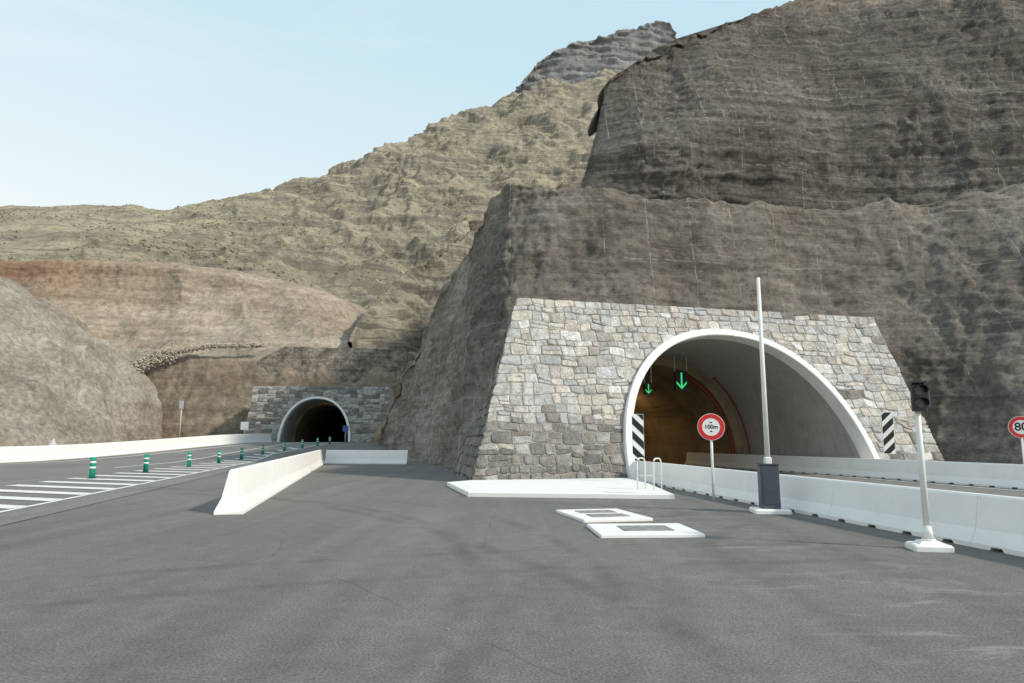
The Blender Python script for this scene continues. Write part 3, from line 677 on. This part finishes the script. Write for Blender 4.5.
# ------------------------------------------------------------------ kerb island, hatch slabs, rail
def poly_slab(mb,pts,z0,z1,bev=.03):
    n=len(pts); c=Vector((sum(p[0] for p in pts)/n,sum(p[1] for p in pts)/n,0)); vs=[]
    for zz,k in ((z0,0),(z1-bev,0),(z1,bev)):
        for p in pts:
            v=Vector((p[0],p[1],0)); d=(c-v).normalized(); v=v+d*k*1.5; vs.append((v.x,v.y,zz))
    mb.add(vs,[[r*n+i,r*n+(i+1)%n,(r+1)*n+(i+1)%n,(r+1)*n+i] for r in range(2) for i in range(n)]+[[2*n+i for i in range(n)]])
m=MB(); poly_slab(m,[(-2.3,24.6),(-1.25,19.9),(4.45,19.1),(4.7,24.0),(4.6,27.3),(-1.5,25.8)],-.02,.13,.02)
m.build('kerb_island',M_white,None,label='low white concrete plinth along the foot of the near stone portal',cat='plinth')
for (cx,cy,w,d,rz,lab) in ((1.9,14.85,1.45,2.0,.22,'farther small white slab with grey hatch lids on the asphalt'),(2.3,12.4,1.75,1.5,.05,'nearer wide white slab with grey hatch lid on the asphalt')):
    r0=empty('access_hatch',(cx,cy,0),rz,label=lab,cat='hatch',group='access hatch slabs on the forecourt')
    m=MB(); m.box((0,0,.025),(w,d,.06),bev=.012); m.build('slab',M_white,r0)
    m=MB()
    if d>1.7: m.box((0,-.38,.06),(w*.55,.5,.016),bev=.004); m.box((0,.38,.06),(w*.55,.5,.016),bev=.004)
    else: m.box((.05,.0,.06),(w*.5,d*.45,.016),bev=.004)
    m.build('lid',M_plate,r0)
rl=empty('handrail',(4.15,21.0,.13),R(-42),label='pale steel twin hoop handrail on the white plinth beside the portal',cat='handrail')
for x in (-.28,.28):
    m=MB(); pts=[(x,-.22,0),(x,-.22,.78)]+[(x,-.22+.14*(1-math.cos(a)),.78+.14*math.sin(a)) for a in [i*math.pi/12 for i in range(1,7)]]+[(x,.08,.92)]+[(x,.08+.14*math.sin(a),.78+.14*math.cos(a)) for a in [i*math.pi/12 for i in range(1,7)]]+[(x,.22,0)]
    m.tube(pts,.022,10); m.build('hoop',M_wpole,rl,True)
m=MB(); m.tube([(-.28,-.22,.42),(.28,-.22,.42)],.018,8); m.build('crossbar',M_wpole,rl,True)
# ------------------------------------------------------------------ striped boards
def chevron(x,y,z0,w,h,zc,rz,lab,lean):
    r0=empty('hazard_board',(x,y,z0),rz,label=lab,cat='sign',group='striped hazard boards beside the tunnel mouth')
    m=MB(); m.tube([(0,.05,-.1),(0,.05,zc+h/2-.1)],.03,10); m.build('post',M_galv,r0,True)
    m=MB(); m.box((0,0,zc),(w,.03,h),bev=.004); m.build('panel',M_swhite,r0)
    m=MB(); k=-.6*lean
    pitch=.52; n=int(h/pitch)+3
    for i in range(-2,n):
        zl=zc-h/2+i*pitch
        pl=[(-w/2,zl-k*w/2*1.6),(w/2,zl+k*w/2*1.6),(w/2,zl+k*w/2*1.6+pitch*.55),(-w/2,zl-k*w/2*1.6+pitch*.55)]
        lo,hi=zc-h/2+.01,zc+h/2-.01
        def clip(poly,zv,sgn):
            out=[]
            for a in range(len(poly)):
                p,q=poly[a],poly[(a+1)%len(poly)]; ip=(p[1]-zv)*sgn>=0; iq=(q[1]-zv)*sgn>=0
                if ip: out.append(p)
                if ip!=iq:
                    t=(zv-p[1])/(q[1]-p[1]); out.append((p[0]+(q[0]-p[0])*t,zv))
            return out
        pl=clip(pl,lo,1)
        if len(pl)>2: pl=clip(pl,hi,-1)
        if len(pl)>2: m.add([(a*.97,-.0185,b) for a,b in pl],[list(range(len(pl)))])
    m.build('stripes',M_black,r0)
chevron(4.55,24.9,.13,.42,1.6,1.6,R(-5),'black and white striped board left of the near tunnel mouth',1)
chevron(16.0,29.3,0,.45,1.75,1.9,R(-10),'black and white striped board right of the near tunnel mouth',-1)
# ------------------------------------------------------------------ round signs
def round_sign(x,y,z0,zc,r,txt,ts,rz,lab,extra):
    r0=empty('road_sign',(x,y,z0),rz,label=lab,cat='sign')
    m=MB(); m.tube([(0,.05,-.05),(0,.05,zc+r*.7)],.035,12); m.build('post',M_wpole,r0,True)
    m=MB(); m.tube([(0,.012,zc),(0,-.012,zc)],r,44); m.build('plate',M_swhite,r0)
    m=MB(); m.disc((0,zc),r*.965,-.018,44,r*.66,.004); m.build('red_border',M_red,r0)
    text_mesh('lettering',txt,ts,M_black,r0,(0,-.016,zc))
    if extra:
        for s_ in (1,-1):
            m=MB(); m.add([(-.05,-.017,zc+s_*.135),(.05,-.017,zc+s_*.135),(0,-.017,zc+s_*.095)],[[0,1,2]])
            m.build('pictogram',M_black,r0)
round_sign(5.38,18.6,0,1.95,.36,'100m',.155,R(-8),'round red and white distance sign reading 100m in front of the barrier',True)
round_sign(17.9,24.2,0,2.05,.38,'80',.40,R(-24),'round red bordered speed sign reading 80 at the right edge',False)
# ------------------------------------------------------------------ boom barrier
bb=empty('boom_gate',(5.75,15.6,0),R(-8),label='raised white boom gate on a dark cabinet in front of the tunnel road',cat='gate')
m=MB(); m.box((0,0,.045),(.78,.7,.10),bev=.03); m.build('plinth',M_white,bb)
m=MB(); m.box((0,0,.57),(.40,.36,.96),bev=.02); cabn=m.build('cabinet',M_cab,bb)
m=MB(); m.box((0,-.183,.55),(.32,.012,.7),bev=.004); m.build('cabinet_door',M_cab,cabn)
m=MB(); m.box((0,0,1.065),(.42,.38,.03),bev=.01); m.build('cabinet_lid',M_dark,bb)
m=MB(); m.box((0,-.02,1.15),(.15,.16,.14),bev=.02); m.build('boom_clamp',M_wpole,bb)
m=MB(); m.tube([(0,-.02,1.1),(0,-.02,5.35)],.06,14,.042); m.build('boom',M_wpole,bb,True)
# ------------------------------------------------------------------ traffic light
tl=empty('traffic_light',(6.15,10.4,0),R(-12),label='black traffic light on a pale pole with conical foot in front of the barrier',cat='traffic light')
m=MB(); m.box((0,0,.04),(.52,.46,.10),bev=.025); m.box((0,0,.11),(.34,.30,.04),taper=.75); m.build('plinth',M_white,tl)
m=MB(); m.tube([(0,0,.12),(0,0,.16)],.10,20,.09); m.tube([(0,0,.16),(0,0,.34)],.075,20,.05); m.build('foot',M_wpole,tl,True)
m=MB(); m.tube([(0,.02,.3),(0,.02,2.48)],.045,16,.042); m.build('pole',M_wpole,tl,True)
m=MB(); m.box((.01,-.06,2.24),(.20,.12,.42),bev=.025); m.box((.01,-.06,2.465),(.22,.16,.03),bev=.01); hd=m.build('signal_head',M_black,tl)
for z in (2.34,2.15):
    m=MB(); m.disc((.01,z),.07,-.123,24,0,.003); m.build('lens',M_lens,hd)
    m=MB(); vs=[];n=14
    for k in range(n+1):
        a=math.pi*(-.12)+math.pi*1.24*k/n
        for yy in (-.12,-.25): vs.append((.01+.082*math.cos(a),yy,z+.082*math.sin(a)))
        for yy in (-.25,-.12): vs.append((.01+.076*math.cos(a),yy,z+.076*math.sin(a)))
    m.add(vs,[[4*k+j,4*k+(j+1)%4,4*k+4+(j+1)%4,4*k+4+j] for k in range(n) for j in range(4)]); m.build('visor',M_black,hd)
m=MB(); m.box((.13,-.04,2.22),(.05,.12,.26),bev=.012); m.build('bracket',M_dark,tl)
# ------------------------------------------------------------------ inside the near tunnel
def inr(t,s_,z):
    p=PR.A+PR.e*t+PR.n*s_; return Vector((p.x,p.y,z))
for (u,v,d,w_,lab) in ((681,381,38,.55,'lit green arrow lane signal in a hanging frame inside the near tunnel'),(648,389,38,.32,'small green lane signal hanging far left inside the near tunnel')):
    x,y,z=P(u,v,d); r0=empty('lane_signal',(x,y,z),R(12),label=lab,cat='lane signal')
    k=w_/.55
    m=MB(); m.box((0,0,0),(.8*k,.15,1.1*k),bev=.03); m.build('housing',M_black,r0)
    for xx in (-.36*k,.36*k):
        m=MB(); m.tube([(xx,0,.5*k),(xx,0,1.4)],.035,8); m.build('hanger',M_galv,r0)
    m=MB(); m.add([(-.045*k,-.08,.46*k),(.045*k,-.08,.46*k),(.045*k,-.08,-.30*k),(.30*k,-.08,-.02*k),(.30*k,-.08,-.15*k),(0,-.08,-.46*k),(-.30*k,-.08,-.15*k),(-.30*k,-.08,-.02*k),(-.045*k,-.08,-.30*k)],[[0,8,2,1],[2,5,4,3],[8,7,6,5],[8,5,2]]); m.build('arrow',M_green,r0)
for nm in ('tall','short'):
    pts=[]
    for k in range(33):
        f=.62+.38*k/32 if nm=='tall' else .70+.3*k/32
        t,z=arch(PR,f,-.62 if nm=='tall' else -.12); pts.append(inr(t,10.1 if nm=='tall' else 9.2,max(z,.05)))
    m=MB(); m.tube(pts,.10 if nm=='tall' else .05,10)
    m.build('fire_pipe',M_pipe,None,True,label=('thick' if nm=='tall' else 'thin outer')+' red pipe curving up the right wall inside the near tunnel',cat='pipe')
for k,s_ in enumerate((19,29,40,52)):
    t,z=arch(PR,.62,-.85); p=inr(t-(s_-10)**2/500,s_,z)
    r0=empty('tunnel_lamp',tuple(p),R(15),label=f'{ORD[k]} warm lamp fixed under the crown of the near tunnel',cat='lamp',group='lamps in the near tunnel')
    m=MB(); m.box((0,0,.06),(.35,.9,.12),bev=.02); m.build('housing',M_dark,r0)
    m=MB(); m.box((0,0,-.02),(.26,.75,.03),bev=.005); m.build('lamp_glass',M_lamp,r0)
# ------------------------------------------------------------------ small distant roadside items
def post_sign(x,y,z0,zh,w,h,mat,lab,nm='road_sign',cat='sign'):
    r0=empty(nm,(x,y,z0),0,label=lab,cat=cat)
    m=MB(); m.tube([(0,0.05,-.1),(0,.05,zh)],.06,8); m.build('post',M_galv,r0,True)
    m=MB(); m.box((0,0,zh-h/2),(w,.05,h),bev=.01); m.build('panel',mat,r0)
post_sign(-20.3,84,g(-20.3,84),2.1,.7,.7,M_blue,'small blue square sign right of the distant tunnel mouth')
post_sign(-34.2,88,g(-34.2,88),2.6,1.0,1.0,M_swhite,'small white panel sign left of the distant tunnel mouth')
post_sign(-38.6,80,g(-38.6,80)-.2,5.2,.5,.9,M_galv,'tall thin grey post with small panel behind the left barrier')
r0=empty('warning_sign',(-38.2,57.5,0),0,label='small white triangular marker behind the far left barrier',cat='sign')
m=MB(); m.tube([(0,.05,0),(0,.05,1.3)],.04,8); m.build('post',M_galv,r0,True)
m=MB(); m.add([(-.35,0,1.1),(.35,0,1.1),(0,0,1.75),(-.35,.03,1.1),(.35,.03,1.1),(0,.03,1.75)],[[0,1,2],[5,4,3],[0,3,4,1],[1,4,5,2],[2,5,3,0]]); m.build('panel',M_swhite,r0)
# ------------------------------------------------------------------ light
EL=R(35); AZ=R(116)
dr=Vector((math.sin(AZ)*math.cos(EL),math.cos(AZ)*math.cos(EL),math.sin(EL)))
sl=bpy.data.lights.new('sun','SUN'); sl.energy=3.5; sl.angle=R(4); sl.color=(1,.91,.78)
so=bpy.data.objects.new('sun',sl); COL.objects.link(so); so.rotation_euler=dr.to_track_quat('Z','Y').to_euler()
w=bpy.data.worlds.new('World'); S.world=w; w.use_nodes=True; nt=w.node_tree; bg=nt.nodes['Background']
sk=N(nt,'ShaderNodeTexSky',sky_type='NISHITA'); sk.sun_disc=False; sk.sun_elevation=EL; sk.sun_rotation=AZ; sk.dust_density=1.5; sk.air_density=1.; sk.ozone_density=1.
tc=N(nt,'ShaderNodeTexCoord').outputs['Generated']
sx=N(nt,'ShaderNodeSeparateXYZ'); L(nt,tc,sx.inputs[0])
gx=mathn(nt,'ADD',sx.outputs[2],mathn(nt,'MULTIPLY',sx.outputs[0],.12))
K=1/.12
hzc=ramp(nt,gx,[(.0,(.97,1.,1.)),(.22,(.90,.99,1.)),(.5,(.63,.86,.96)),(1.,(.50,.66,.80))])
sc_=N(nt,'ShaderNodeVectorMath',operation='SCALE'); L(nt,hzc,sc_.inputs[0]); sc_.inputs['Scale'].default_value=K
cl=noise_node(nt,mapping(nt,tc,(1,1,3.5),(0,R(15),0)),1.7,7,.55,.6)
hz=mix(nt,.9,sk.outputs[0],sc_.outputs[0])
hz=mix(nt,ramp(nt,cl,[(.5,0.),(.72,.4)]),hz,(7.8,8.2,8.3))
L(nt,hz,bg.inputs[0]); bg.inputs[1].default_value=.12
S.view_settings.view_transform='Standard'; S.view_settings.look='None'; S.view_settings.exposure=0
